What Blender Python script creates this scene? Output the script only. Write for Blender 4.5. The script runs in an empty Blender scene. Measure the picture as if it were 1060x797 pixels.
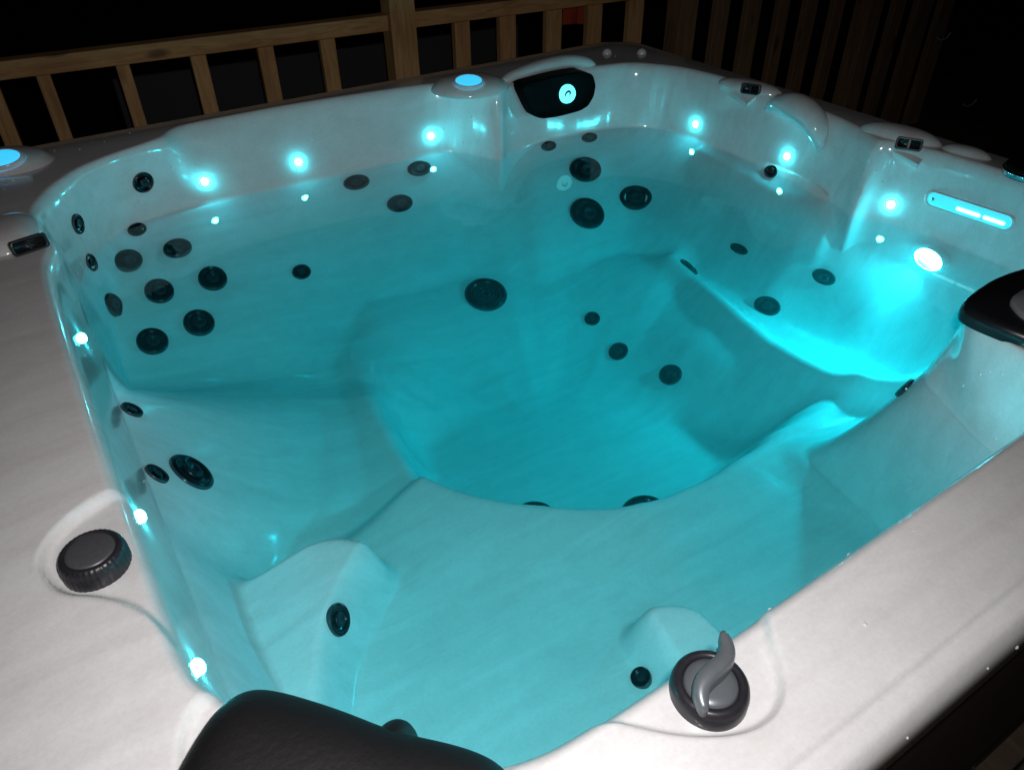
import bpy, bmesh, math, random
import numpy as np
from mathutils import Vector, Matrix
from mathutils.bvhtree import BVHTree

random.seed(7)
S = bpy.context.scene
COL = S.collection
ZW = 0.74                      # height of the water surface above the deck; geometry is laid out relative to it
H = 0.194                      # rim height above the water

# ------------------------------------------------------------------ helpers
def link(o, parent=None):
    COL.objects.link(o)
    if parent is not None:
        o.parent = parent
    return o

def mesh_obj(name, verts, faces, mat, parent=None, smooth=True, lift=True):
    me = bpy.data.meshes.new(name)
    v = np.array(verts, dtype=float)
    if lift:
        v = v + np.array([0, 0, ZW])
    me.from_pydata(v.tolist(), [], faces)
    me.materials.append(mat)
    if smooth:
        me.polygons.foreach_set('use_smooth', [True] * len(me.polygons))
    me.update()
    return link(bpy.data.objects.new(name, me), parent)

def bm_obj(name, bm, mat, parent=None, smooth=True, bevel=0.0, seg=3, subd=0, lift=True):
    bmesh.ops.recalc_face_normals(bm, faces=bm.faces[:])
    if lift:
        bmesh.ops.translate(bm, verts=bm.verts[:], vec=(0, 0, ZW))
    me = bpy.data.meshes.new(name)
    bm.to_mesh(me); bm.free()
    me.materials.append(mat)
    if smooth:
        me.polygons.foreach_set('use_smooth', [True] * len(me.polygons))
    o = link(bpy.data.objects.new(name, me), parent)
    if bevel:
        m = o.modifiers.new('bevel', 'BEVEL'); m.width = bevel; m.segments = seg; m.limit_method = 'ANGLE'
    if subd:
        m = o.modifiers.new('subd', 'SUBSURF'); m.levels = subd; m.render_levels = subd
    return o

def tag(o, label=None, cat=None, group=None, kind=None):
    if label: o['label'] = label
    if cat: o['category'] = cat
    if group: o['group'] = group
    if kind: o['kind'] = kind
    return o

def empty(name, loc=(0, 0, 0)):
    o = bpy.data.objects.new(name, None); o.location = loc
    o.empty_display_size = 0.1
    return link(o)

def frame_from(n, up=(0, 0, 1)):
    n = Vector(n).normalized(); up = Vector(up)
    x = up.cross(n)
    if x.length < 1e-3: x = Vector((1, 0, 0)).cross(n)
    x.normalize(); y = n.cross(x)
    return Matrix((x, y, n)).transposed()      # columns x,y,n

def lathe(profile, M, c, seg=36, sx=1.0, sy=1.0, closed_top=True):
    """profile: list of (r, z) from outside-bottom to centre-top."""
    V, F = [], []
    for r, z in profile:
        for k in range(seg):
            a = 2 * math.pi * k / seg
            p = M @ Vector((r * sx * math.cos(a), r * sy * math.sin(a), z)) + Vector(c)
            V.append(p[:])
    for i in range(len(profile) - 1):
        for k in range(seg):
            k2 = (k + 1) % seg
            F.append((i * seg + k, i * seg + k2, (i + 1) * seg + k2, (i + 1) * seg + k))
    if closed_top:
        F.append(tuple((len(profile) - 1) * seg + k for k in range(seg)))
    return V, F

def tube(path, radii, seg=14, flat=1.0, cap=True):
    P = [Vector(p) for p in path]; V, F = [], []
    if not hasattr(radii, '__len__'): radii = [radii] * len(P)
    for i, p in enumerate(P):
        t = (P[min(i + 1, len(P) - 1)] - P[max(i - 1, 0)]).normalized()
        M = frame_from(t, (0.05, 0.02, 1))
        for k in range(seg):
            a = 2 * math.pi * k / seg
            V.append((p + M @ Vector((radii[i] * math.cos(a), radii[i] * flat * math.sin(a), 0)))[:])
    for i in range(len(P) - 1):
        for k in range(seg):
            k2 = (k + 1) % seg
            F.append((i * seg + k, i * seg + k2, (i + 1) * seg + k2, (i + 1) * seg + k))
    if cap:
        F.append(tuple(range(seg - 1, -1, -1))); F.append(tuple((len(P) - 1) * seg + k for k in range(seg)))
    return V, F

def smooth_path(pts, n=40):
    pts = [Vector(p) for p in pts]
    q = [pts[0] * 2 - pts[1]] + pts + [pts[-1] * 2 - pts[-2]]
    out = []
    m = len(pts) - 1
    for i in range(n + 1):
        u = i / n * m; k = min(int(u), m - 1); t = u - k
        a, b, c, d = q[k], q[k + 1], q[k + 2], q[k + 3]
        out.append(0.5 * ((2 * b) + (c - a) * t + (2 * a - 5 * b + 4 * c - d) * t * t + (3 * b - a - 3 * c + d) * t ** 3))
    return out

def box(bm, lo, hi, M=None):
    r = bmesh.ops.create_cube(bm, size=1)
    for v in r['verts']:
        v.co = Vector([lo[i] + (hi[i] - lo[i]) * (v.co[i] + .5) for i in range(3)])
        if M is not None: v.co = M @ v.co
    return r['verts']

# ------------------------------------------------------------------ materials
def new_mat(name):
    m = bpy.data.materials.new(name); m.use_nodes = True
    nt = m.node_tree; b = nt.nodes['Principled BSDF']
    return m, nt, b

def N(nt, t, **kw):
    n = nt.nodes.new(t)
    for k, v in kw.items():
        if k in n.inputs: n.inputs[k].default_value = v
        else: setattr(n, k, v)
    return n

def simple(name, col, rough=.4, metal=0.0, noise=.15, scale=60, bump=0.0, coat=0.0):
    m, nt, b = new_mat(name)
    tc = N(nt, 'ShaderNodeTexCoord'); nz = N(nt, 'ShaderNodeTexNoise', Scale=scale, Detail=4.0)
    nt.links.new(tc.outputs['Object'], nz.inputs['Vector'])
    mx = N(nt, 'ShaderNodeMix', data_type='RGBA')
    mx.inputs['A'].default_value = (*[c * (1 - noise) for c in col], 1)
    mx.inputs['B'].default_value = (*[min(1, c * (1 + noise)) for c in col], 1)
    nt.links.new(nz.outputs['Fac'], mx.inputs['Factor']); nt.links.new(mx.outputs['Result'], b.inputs['Base Color'])
    b.inputs['Roughness'].default_value = rough; b.inputs['Metallic'].default_value = metal
    b.inputs['Coat Weight'].default_value = coat
    if bump:
        bp = N(nt, 'ShaderNodeBump', Strength=bump, Distance=.002)
        nt.links.new(nz.outputs['Fac'], bp.inputs['Height']); nt.links.new(bp.outputs['Normal'], b.inputs['Normal'])
    return m

def submerge(nt, b, dry, wet, coat):
    # an interface under water reflects far less than one in air
    ge = N(nt, 'ShaderNodeNewGeometry'); sp = N(nt, 'ShaderNodeSeparateXYZ'); nt.links.new(ge.outputs['Position'], sp.inputs[0])
    lo = N(nt, 'ShaderNodeMath', operation='GREATER_THAN'); lo.inputs[1].default_value = ZW; nt.links.new(sp.outputs['Z'], lo.inputs[0])
    mr = N(nt, 'ShaderNodeMapRange'); mr.inputs['To Min'].default_value = wet; mr.inputs['To Max'].default_value = dry
    nt.links.new(lo.outputs[0], mr.inputs['Value']); nt.links.new(mr.outputs['Result'], b.inputs['Specular IOR Level'])
    if coat:
        m2 = N(nt, 'ShaderNodeMath', operation='MULTIPLY'); m2.inputs[1].default_value = coat
        nt.links.new(lo.outputs[0], m2.inputs[0]); nt.links.new(m2.outputs[0], b.inputs['Coat Weight'])

def acrylic():
    m, nt, b = new_mat('pearl_acrylic')
    tc = N(nt, 'ShaderNodeTexCoord')
    mp = N(nt, 'ShaderNodeMapping'); mp.inputs['Rotation'].default_value = (0, 0, math.radians(40)); mp.inputs['Scale'].default_value = (2.2, 14, 6)
    nt.links.new(tc.outputs['Object'], mp.inputs['Vector'])
    n1 = N(nt, 'ShaderNodeTexNoise', Scale=1.6, Detail=5.0, Roughness=.6, Distortion=.8)
    nt.links.new(mp.outputs['Vector'], n1.inputs['Vector'])
    n2 = N(nt, 'ShaderNodeTexNoise', Scale=26.0, Detail=6.0, Roughness=.7)
    nt.links.new(tc.outputs['Object'], n2.inputs['Vector'])
    ad = N(nt, 'ShaderNodeMath', operation='MULTIPLY_ADD'); ad.inputs[1].default_value = .55
    nt.links.new(n2.outputs['Fac'], ad.inputs[0]); nt.links.new(n1.outputs['Fac'], ad.inputs[2])
    cr = N(nt, 'ShaderNodeValToRGB')
    e = cr.color_ramp.elements
    e[0].position = .5; e[0].color = (.71, .70, .70, 1)
    e[1].position = .98; e[1].color = (.84, .84, .85, 1)
    nt.links.new(ad.outputs[0], cr.inputs['Fac'])
    vs = N(nt, 'ShaderNodeTexNoise', Scale=190.0, Detail=3.0, Roughness=.75); nt.links.new(tc.outputs['Object'], vs.inputs['Vector'])
    sr = N(nt, 'ShaderNodeMapRange'); sr.inputs['From Min'].default_value = .32; sr.inputs['From Max'].default_value = .62; sr.inputs['To Min'].default_value = .95; sr.inputs['To Max'].default_value = 1.02
    nt.links.new(vs.outputs['Fac'], sr.inputs['Value'])
    mm = N(nt, 'ShaderNodeMix', data_type='RGBA', blend_type='MULTIPLY'); mm.inputs['Factor'].default_value = 1.0
    nt.links.new(cr.outputs['Color'], mm.inputs['A']); nt.links.new(sr.outputs['Result'], mm.inputs['B'])
    nt.links.new(mm.outputs['Result'], b.inputs['Base Color'])
    b.inputs['Roughness'].default_value = .13
    b.inputs['Specular IOR Level'].default_value = .5
    b.inputs['Coat Weight'].default_value = .25; b.inputs['Coat Roughness'].default_value = .06
    submerge(nt, b, .5, .05, .4)
    # faint moulded orange-peel
    n3 = N(nt, 'ShaderNodeTexNoise', Scale=70.0, Detail=2.0)
    nt.links.new(tc.outputs['Object'], n3.inputs['Vector'])
    bp = N(nt, 'ShaderNodeBump', Strength=.05, Distance=.004)
    nt.links.new(n3.outputs['Fac'], bp.inputs['Height']); nt.links.new(bp.outputs['Normal'], b.inputs['Normal'])
    return m

def emit(name, col, strength):
    m, nt, b = new_mat(name)
    b.inputs['Base Color'].default_value = (.5, .8, .8, 1)
    b.inputs['Emission Color'].default_value = (*col, 1); b.inputs['Emission Strength'].default_value = strength
    b.inputs['Roughness'].default_value = .2
    return m

def wood(name, c1, c2, scale=(30, 30, 2.5)):
    m, nt, b = new_mat(name)
    tc = N(nt, 'ShaderNodeTexCoord'); mp = N(nt, 'ShaderNodeMapping'); mp.inputs['Scale'].default_value = scale
    nt.links.new(tc.outputs['Object'], mp.inputs['Vector'])
    nz = N(nt, 'ShaderNodeTexNoise', Scale=1.5, Detail=6.0, Roughness=.65, Distortion=1.2)
    nt.links.new(mp.outputs['Vector'], nz.inputs['Vector'])
    n2 = N(nt, 'ShaderNodeTexNoise', Scale=3.0, Detail=3.0); nt.links.new(tc.outputs['Object'], n2.inputs['Vector'])
    ad = N(nt, 'ShaderNodeMath', operation='MULTIPLY_ADD'); ad.inputs[1].default_value = .6
    nt.links.new(n2.outputs['Fac'], ad.inputs[0]); nt.links.new(nz.outputs['Fac'], ad.inputs[2])
    cr = N(nt, 'ShaderNodeValToRGB'); e = cr.color_ramp.elements
    e[0].position = .55; e[0].color = (*c1, 1); e[1].position = 1.0; e[1].color = (*c2, 1)
    nt.links.new(ad.outputs[0], cr.inputs['Fac']); nt.links.new(cr.outputs['Color'], b.inputs['Base Color'])
    b.inputs['Roughness'].default_value = .75
    vo = N(nt, 'ShaderNodeTexVoronoi', Scale=1.0); m2 = N(nt, 'ShaderNodeMapping'); m2.inputs['Scale'].default_value = [max(2.2, min(9.0, q * .3)) if q > 5 else 3.1 for q in scale]
    nt.links.new(tc.outputs['Object'], m2.inputs['Vector']); nt.links.new(m2.outputs['Vector'], vo.inputs['Vector'])
    kr = N(nt, 'ShaderNodeMapRange'); kr.inputs['From Min'].default_value = .08; kr.inputs['From Max'].default_value = .17; kr.inputs['To Min'].default_value = .35; kr.inputs['To Max'].default_value = 1.0
    nt.links.new(vo.outputs['Distance'], kr.inputs['Value'])
    mk = N(nt, 'ShaderNodeMix', data_type='RGBA', blend_type='MULTIPLY'); mk.inputs['Factor'].default_value = 1.0
    nt.links.new(cr.outputs['Color'], mk.inputs['A']); nt.links.new(kr.outputs['Result'], mk.inputs['B']); nt.links.new(mk.outputs['Result'], b.inputs['Base Color'])
    bp = N(nt, 'ShaderNodeBump', Strength=.3, Distance=.003)
    nt.links.new(nz.outputs['Fac'], bp.inputs['Height']); nt.links.new(bp.outputs['Normal'], b.inputs['Normal'])
    return m

CY = (.0, .78, .90)
M_SHELL = acrylic()
M_BLACK = simple('black_abs_plastic', (.012, .013, .016), .28, noise=.3, scale=90, bump=.05)
M_JET = simple('jet_dark_plastic', (.003, .004, .007), .2, noise=.3, scale=120)
M_JETIN = simple('jet_inner_plastic', (.009, .012, .018), .3, noise=.3, scale=120)
M_PLATE = simple('matte_black_plate', (.005, .005, .006), .45, noise=.2, scale=60)
M_PLATE.node_tree.nodes['Principled BSDF'].inputs['Specular IOR Level'].default_value = .02
M_PILLOW = simple('pillow_black_foam', (.0035, .003, .004), .6, noise=.35, scale=160, bump=.25)
for _m in (M_JET, M_JETIN): submerge(_m.node_tree, _m.node_tree.nodes['Principled BSDF'], .5, .25, 0)
M_BEZEL = simple('jet_bezel', (.035, .05, .06), .18, noise=.1, scale=60)
M_GREY = simple('grey_silver_plastic', (.15, .17, .185), .35, metal=.3, noise=.12, scale=80)
M_CAP = simple('brushed_grey_cap', (.10, .105, .115), .4, metal=.3, noise=.2, scale=200)
M_RING = simple('knob_ring_rubber', (.022, .021, .026), .35, noise=.3, scale=150, bump=.1)
M_CHROME = simple('chrome_trim', (.6, .62, .65), .15, metal=1.0, noise=.05)
M_SILVER = simple('panel_silver', (.38, .38, .40), .38, metal=.3, noise=.12, scale=180)
M_LED = emit('led_lens', (.05, .84, .98), 200.0)
M_MAIN = emit('main_light_lens', (.035, .86, .98), 800.0)
M_SLOT = emit('waterfall_slot_glow', (.0, .66, .85), .85)
M_SLOTHOT = emit('waterfall_slot_lamp', (.35, 1.0, 1.0), 3.0)
M_CAPGLOW = emit('cap_lens_glow', (.01, .50, .98), 1.1)
M_LOGO = emit('emblem_glow', (.12, .92, .95), 1.5)
M_CAB = simple('dark_cabinet_panel', (.020, .012, .012), .5, noise=.3, scale=20, bump=.1)
M_WOOD = wood('railing_lumber', (.38, .20, .075), (.72, .45, .20))
M_WOODX = wood('railing_lumber_lengthwise', (.38, .20, .075), (.72, .45, .20), (2.5, 30, 30))
M_WOODDIM = wood('railing_lumber_falloff', (.17, .10, .05), (.34, .22, .12))  # same railing lumber, colour darkened to imitate flash falloff on the right
M_DECK = wood('deck_boards', (.07, .05, .035), (.14, .10, .07), (25, 2.0, 25))
M_TOWEL = simple('red_towel_cloth', (.42, .06, .025), .95, noise=.3, scale=120, bump=.5)
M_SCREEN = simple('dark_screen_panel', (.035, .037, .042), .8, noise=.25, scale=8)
M_WIRE = simple('galvanised_wire', (.8, .8, .8), .4)
M_DROP = simple('water_bead', (.7, .75, .75), .03, noise=.0)
M_DROP.node_tree.nodes['Principled BSDF'].inputs['Specular IOR Level'].default_value = 1.0
M_DROP.node_tree.nodes['Principled BSDF'].inputs['IOR'].default_value = 1.33
M_YARD = simple('dark_yard_soil', (.03, .035, .02), .95, noise=.5, scale=3)

# ------------------------------------------------------------------ tub outlines (x, y) around the tub
W_POLY = [(-.69,-.885),(-.40,-.895),(.0,-.897),(.262,-.897),(.292,-.872),(.306,-.828),(.345,-.74),(.384,-.658),(.45,-.628),(.60,-.66),(.78,-.665),(.90,-.63),
          (.94,-.533),(.941,-.358),(.93,-.25),(.895,-.150),(.883,-.136),(.867,-.127),(.875,-.105),(.895,-.069),(.92,.03),(.941,.131),(.943,.3),(.938,.552),(.909,.684),
          (.809,.765),(.661,.786),(.51,.791),(.407,.778),(.362,.762),(.340,.742),(.323,.729),(.305,.745),(.269,.832),(.235,.88),(.19,.9),(-.202,.91),(-.562,.919),(-.65,.915),
          (-.738,.893),(-.800,.838),(-.838,.778),(-.872,.71),(-.900,.6),(-.906,.2),(-.906,-.3),(-.906,-.66),(-.86,-.715),(-.73,-.855)]
T_POLY = [(-.715,-.915),(-.66,-.928),(-.40,-.928),(.0,-.920),(.262,-.915),(.288,-.890),(.297,-.822),(.304,-.735),(.335,-.700),(.45,-.678),(.60,-.71),(.80,-.715),(.93,-.67),
          (.962,-.55),(.965,-.358),(.955,-.25),(.93,-.15),(.92,-.133),(.905,-.118),(.912,-.095),(.93,-.05),(.955,.03),(.972,.131),(.98,.3),(.985,.5),(.955,.66),
          (.86,.79),(.70,.825),(.55,.83),(.45,.815),(.395,.80),(.370,.79),(.352,.775),(.325,.79),(.292,.86),(.255,.92),(.19,.955),(-.202,1.0),(-.51,.996),(-.552,.972),(-.580,.930),(-.64,.902),(-.72,.872),
          (-.80,.824),(-.872,.737),(-.918,.635),(-.925,.55),(-.905,.455),(-.905,.43),(-.930,.35),(-.937,.2),(-.937,-.3),(-.935,-.655),(-.905,-.715),(-.735,-.90)]
def rrect(x0, x1, y0, y1, r, n=10):
    out = []
    for cx, cy, a0 in ((x1 - r, y1 - r, 0), (x0 + r, y1 - r, 90), (x0 + r, y0 + r, 180), (x1 - r, y0 + r, 270)):
        for k in range(n + 1):
            a = math.radians(a0 + 90 * k / n); out.append((cx + r * math.cos(a), cy + r * math.sin(a)))
    return out
OX0, OX1, OY0, OY1 = -1.15, 1.12, -1.092, 1.13
O_POLY = rrect(OX0, OX1, OY0, OY1, .16)

def chaikin(p, it=1, q=.18):
    p = np.array(p, float)
    for _ in range(it):
        nx = np.roll(p, -1, 0); a = (1 - q) * p + q * nx; b = q * p + (1 - q) * nx
        p = np.stack([a, b], 1).reshape(-1, 2)
    return p

NT = 1800
TH = np.linspace(0, 2 * math.pi, NT, endpoint=False)
def polar_table(poly, blur=0):
    p = np.array(poly); th = np.unwrap(np.arctan2(p[:, 1], p[:, 0])); n = len(p)
    best = np.full(NT, -1.0)
    d = np.stack([np.cos(TH), np.sin(TH)], 1)
    for i in range(n):
        a, b = p[i], p[(i + 1) % n]; e = b - a
        den = d[:, 0] * e[1] - d[:, 1] * e[0]
        den = np.where(abs(den) < 1e-9, 1e-9, den)
        t = (a[0] * e[1] - a[1] * e[0]) / den
        s = (a[0] * d[:, 1] - a[1] * d[:, 0]) / den
        ok = (t > 0) & (s >= -1e-6) & (s <= 1 + 1e-6)
        best = np.where(ok & (t > best), t, best)
    if blur:
        k = np.ones(2 * blur + 1) / (2 * blur + 1)
        best = np.convolve(np.concatenate([best[-blur:], best, best[:blur]]), k, 'valid')
    return best
RW = polar_table(chaikin(W_POLY, 2), 2)
RT = polar_table(chaikin(T_POLY, 2), 3)
RO = polar_table(O_POLY)
def bridge(tab, pairs):
    out = tab.copy(); deg = np.degrees(TH)
    for a, b in pairs:
        ia, ib = int(a / 360 * NT), int(b / 360 * NT)
        m = (deg >= a) & (deg <= b); out[m] = np.interp(deg[m], [a, b], [tab[ia], tab[ib]])
    return np.maximum(out, tab)
RWS = bridge(RW, [(59, 80), (340, 0.1 + 359.5)])
_k = np.hanning(43); _k /= _k.sum()
RWS = np.maximum(RW, np.convolve(np.concatenate([RWS[-21:], RWS, RWS[:21]]), _k, 'valid'))

def sst(x):
    x = np.clip(x, 0, 1); return x * x * (3 - 2 * x)

def ang_table(keys, blur_deg):
    """periodic table: list of (deg, value) with linear interpolation, then blurred"""
    k = sorted(keys); a = np.array([q[0] for q in k], float); v = np.array([q[1] for q in k], float)
    t = np.interp(np.degrees(TH), np.concatenate([[a[-1] - 360], a, [a[0] + 360]]), np.concatenate([[v[-1]], v, [v[0]]]))
    b = max(1, int(blur_deg / 360 * NT / 2)); kk = np.hanning(2 * b + 3)[1:-1]; kk /= kk.sum()
    return np.convolve(np.concatenate([t[-b:], t, t[:b]]), kk, 'valid')

# seat level, width of the sloping back, lip of the foot well, width of the drop, by direction
ZS = ang_table([(0,-.29),(18,-.29),(25,-.27),(62,-.27),(68,-.26),(112,-.26),(120,-.29),(140,-.292),(152,-.26),(190,-.255),(196,-.255),(198.6,-.215),(252,-.215),(256,-.215),
                (266,-.228),(290,-.248),(305,-.262),(318,-.280),(325,-.285),(345,-.30)], 6)
BK = ang_table([(0,.20),(20,.24),(45,.46),(62,.36),(75,.32),(110,.32),(122,.46),(135,.52),(150,.46),(165,.38),(188,.28),(195,.14),(205,.12),(225,.16),(250,.10),(262,.10),(285,.12),(300,.17),(320,.18),(335,.2),(350,.2)], 8)
RF = ang_table([(0,.62),(15,.68),(26,.74),(36,.76),(48,.76),(58,.73),(70,.70),(90,.70),(110,.66),(122,.58),(131,.535),(135,.50),(150,.44),(170,.41),(188,.42),(198,.445),(215,.44),
                (232,.435),(251,.455),(262,.455),(270,.45),(290,.47),(308,.53),(318,.62),(325,.70),(334,.65),(347,.61)], 9)
WD = ang_table([(0,.44),(30,.62),(60,.66),(90,.66),(125,.42),(150,.14),(190,.08),(270,.08),(305,.12),(320,.22),(340,.36)], 10)
PW = ang_table([(0,1.3),(20,1.15),(165,1.15),(185,1.5),(320,1.5),(340,1.4)], 12)
ZF = -.445

ARMS = [  # raised arm blocks either side of the near seat: polygon, top height, edge softness
    ([(-.95,-.27),(-.81,-.262),(-.665,-.268),(-.60,-.335),(-.66,-.385),(-.74,-.46),(-.82,-.62),(-.95,-.66)], -.118, .06),
    ([(-.332,-.99),(-.338,-.80),(-.335,-.692),(-.30,-.672),(-.225,-.718),(-.212,-.80),(-.20,-.99)], -.135, .05),
]
def sdf(poly, X, Y):
    p = np.array(poly); n = len(p); d = np.full(X.shape, 1e9); ins = np.zeros(X.shape, bool)
    for i in range(n):
        a, b = p[i], p[(i + 1) % n]; e = b - a; wx, wy = X - a[0], Y - a[1]
        t = np.clip((wx * e[0] + wy * e[1]) / (e @ e), 0, 1)
        d = np.minimum(d, np.hypot(wx - e[0] * t, wy - e[1] * t))
        c = (a[1] > Y) != (b[1] > Y)
        xc = a[0] + (Y - a[1]) / (b[1] - a[1] + 1e-12) * e[0]
        ins ^= c & (X < xc)
    return np.where(ins, -d, d)
def seg_dist(a, b, X, Y):
    a = np.array(a); b = np.array(b); e = b - a
    t = np.clip(((X - a[0]) * e[0] + (Y - a[1]) * e[1]) / (e @ e), 0, 1)
    return np.hypot(X - a[0] - e[0] * t, Y - a[1] - e[1] * t)
def path_dist(pts, X, Y):
    d = np.full(X.shape, 9.)
    for a, b in zip(pts[:-1], pts[1:]): d = np.minimum(d, seg_dist(a, b, X, Y))
    return d

def z_inside(X, Y, I, R):
    rw, zs, bk, rf, wd, pw = RWS[I], ZS[I], BK[I], RF[I], WD[I], PW[I]
    u = np.clip((rw - R) / bk, 0, 1)
    z = zs * (1 - (1 - u) ** pw)
    wb = .85 * sst((-.28 - X) / .30) * sst((Y - .14) / .42)          # left back seat: its back faces the opposite side
    ub = np.clip((.925 - Y) / .50, 0, 1)
    z = z * (1 - wb) + wb * np.maximum(-.296 * (1 - (1 - ub) ** 1.15), -.296) * np.clip((rw - R) / .03, 0, 1)
    # seat pans dip a little between back and lip
    mid = np.clip((rw - bk - R) / np.maximum(rw - bk - rf, .05), 0, 1)
    z = z - .018 * np.clip((rw - bk - rf) / .25, 0, 1) * np.sin(math.pi * mid) ** 2 * (mid > 0) * (mid < 1)
    # moulded contours of the two back seats
    z = z + .036 * np.exp(-(path_dist([(.67,.30),(.645,.14),(.615,-.018),(.597,-.16),(.592,-.27),(.602,-.36),(.63,-.435),(.68,-.485),(.76,-.52)], X, Y) / .042) ** 2)
    z = z + .030 * np.exp(-(path_dist([(.63,-.42),(.68,-.475),(.78,-.53)], X, Y) / .045) ** 2)  # extra height at the lip's end, added to shade the seat beyond
    z = z + .030 * np.exp(-(path_dist([(.90,.48),(.900,.25),(.885,.05),(.86,-.06)], X, Y) / .022) ** 2)
    z = z + .022 * np.exp(-(path_dist([(.98,.20),(.90,-.02),(.82,-.275)], X, Y) / .060) ** 2)
    for poly, top, soft in ARMS:
        poly = chaikin(poly, 2, .2)
        s = sst((soft * .5 - sdf(poly, X, Y)) / soft)
        zt = top - .05 * np.clip((.20 - (rw - R)) / .20, 0, 1)
        z = z + (np.maximum(zt, z) - z) * s
    s = np.clip((rf + .03 - R) / (wd + .03), 0, 1); s = s ** 3 * (s * (6 * s - 15) + 10)
    z = z + (ZF - z) * s
    return z

PADS = [([(-.95,-.355),(-1.00,-.378),(-1.03,-.41),(-1.036,-.445),(-1.02,-.49),(-.985,-.515),(-.955,-.55),(-.938,-.59),(-.92,-.655),(-.80,-.66),(-.80,-.34)], -.014),
        ([(-.66,-.90),(-.605,-.935),(-.575,-.968),(-.545,-.992),(-.51,-1.010),(-.475,-1.014),(-.447,-1.002),(-.43,-.98),(-.417,-.955),(-.39,-.925),(-.36,-.80),(-.62,-.80)], -.014),
        ([(-.89,-.69),(-.935,-.708),(-.955,-.74),(-.965,-.80),(-.95,-.90),(-.85,-.96),(-.74,-.945),(-.70,-.905)], -.010)]
def build_shell():
    n1, n2, n3 = 110, 30, 54
    cos, sin = np.cos(TH)[:, None], np.sin(TH)[:, None]
    f = np.linspace(0, 1, n1)[1:]; f = 1 - (1 - f) ** 1.25
    R1 = RW[:, None] * f[None, :]
    I = np.repeat(np.arange(NT)[:, None], n1 - 1, 1)
    Z1 = z_inside(R1 * cos, R1 * sin, I, R1)
    # wall from the water line up, with a rolled crest
    u = np.linspace(0, 1, n2)[None, 1:]
    qr, qz = RW + .80 * (RT - RW), .80 * H
    one = np.ones((NT, 1))
    ER = RT + .018
    uw = np.clip(u / .5, 0, 1); ub = np.clip((u - .5) / .5, 0, 1)
    R2 = np.where(u <= .5, RW[:, None] + (qr - RW)[:, None] * uw, (1 - ub) ** 2 * qr[:, None] + 2 * ub * (1 - ub) * RT[:, None] + ub ** 2 * ER[:, None])
    Z2 = one * np.where(u <= .5, qz * uw, (1 - ub) ** 2 * qz + 2 * ub * (1 - ub) * H + ub ** 2 * H)
    X2, Y2 = R2 * cos, R2 * sin
    for poly, dz in PADS:
        poly = chaikin(poly, 2, .25)
        Z2 = Z2 + dz * sst((.006 - sdf(poly, X2, Y2)) / .010) * np.clip(ub, 0, 1) ** .6
    # rim, lip step, roll-over
    g = np.linspace(0, 1, n3)[None, 1:]
    R3 = ER[:, None] + (RO - .010 - ER)[:, None] * g
    X3, Y3 = R3 * cos, R3 * sin
    dout = -sdf(rrect(OX0, OX1, OY0, OY1, .16), X3, Y3)
    Z3 = H - .006 * sst((.040 - dout) / .008) - .012 * sst((.2 - dout) / .2) ** 2 - .010 * sst((.018 - dout) / .018)
    for poly, dz in PADS:
        poly = chaikin(poly, 2, .25)
        Z3 = Z3 + dz * sst((.006 - sdf(poly, X3, Y3)) / .010)
    R4 = np.stack([RO - .003, RO, RO, RO - .004], 1)
    Z4 = np.array([[H - .034, H - .045, H - .095, H - .10]]) * np.ones((NT, 1))
    RR = np.concatenate([R1, R2, R3, R4], 1); ZZ = np.concatenate([Z1, Z2, Z3, Z4], 1)
    # pads also lower the crest
    m = RR.shape[1]
    V = np.stack([RR * cos, RR * sin, ZZ], 2).reshape(-1, 3)
    V = np.concatenate([V, [[0, 0, ZF]]]); c = len(V) - 1
    i = np.arange(NT)[:, None]; j = np.arange(m - 1)[None, :]; i2 = (i + 1) % NT
    F = np.stack([i * m + j, i * m + j + 1, i2 * m + j + 1, i2 * m + j], 2).reshape(-1, 4).tolist()
    F += [(k * m, ((k + 1) % NT) * m, c) for k in range(NT)]
    return V, F

tub = empty('hot_tub')
tag(tub, 'white acrylic hot tub glowing with cyan lights on a dark deck', 'hot tub')
SV, SF = build_shell()
shell = mesh_obj('shell', SV, [tuple(f) for f in SF], M_SHELL, tub)
BVH = BVHTree.FromPolygons([Vector(v) for v in SV], SF)
CEN = Vector((0, 0, .3))
def snap(p):
    q, n, _, _ = BVH.find_nearest(Vector(p))
    # average the normal a little
    acc = Vector()
    for k in range(8):
        a = k * math.pi / 4; t = frame_from(n) @ Vector((.018 * math.cos(a), .018 * math.sin(a), 0))
        r = BVH.find_nearest(q + t)
        if r[1].dot(n) > .2: acc += r[1]
    n2 = (acc + n).normalized()
    return q, n2

# cabinet below the lip
def cabinet():
    p = rrect(OX0 + .03, OX1 - .03, OY0 + .022, OY1 - .03, .14, 12); n = len(p); V, F = [], []
    zz = [(-ZW + .012, 0), (-.62, 0), (-.612, -.006), (-.604, 0), (.085, 0), (.093, .012)]
    for z, ins in zz:
        for x, y in p:
            L = math.hypot(x, y); V.append((x * (1 - ins / L), y * (1 - ins / L), z))
    for i in range(len(zz) - 1):
        for k in range(n):
            F.append((i * n + k, i * n + (k + 1) % n, (i + 1) * n + (k + 1) % n, (i + 1) * n + k))
    return V, F
cab = mesh_obj('cabinet', *cabinet(), M_CAB, tub)
tag(cab, 'dark brown side panels below the white rim')

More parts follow.
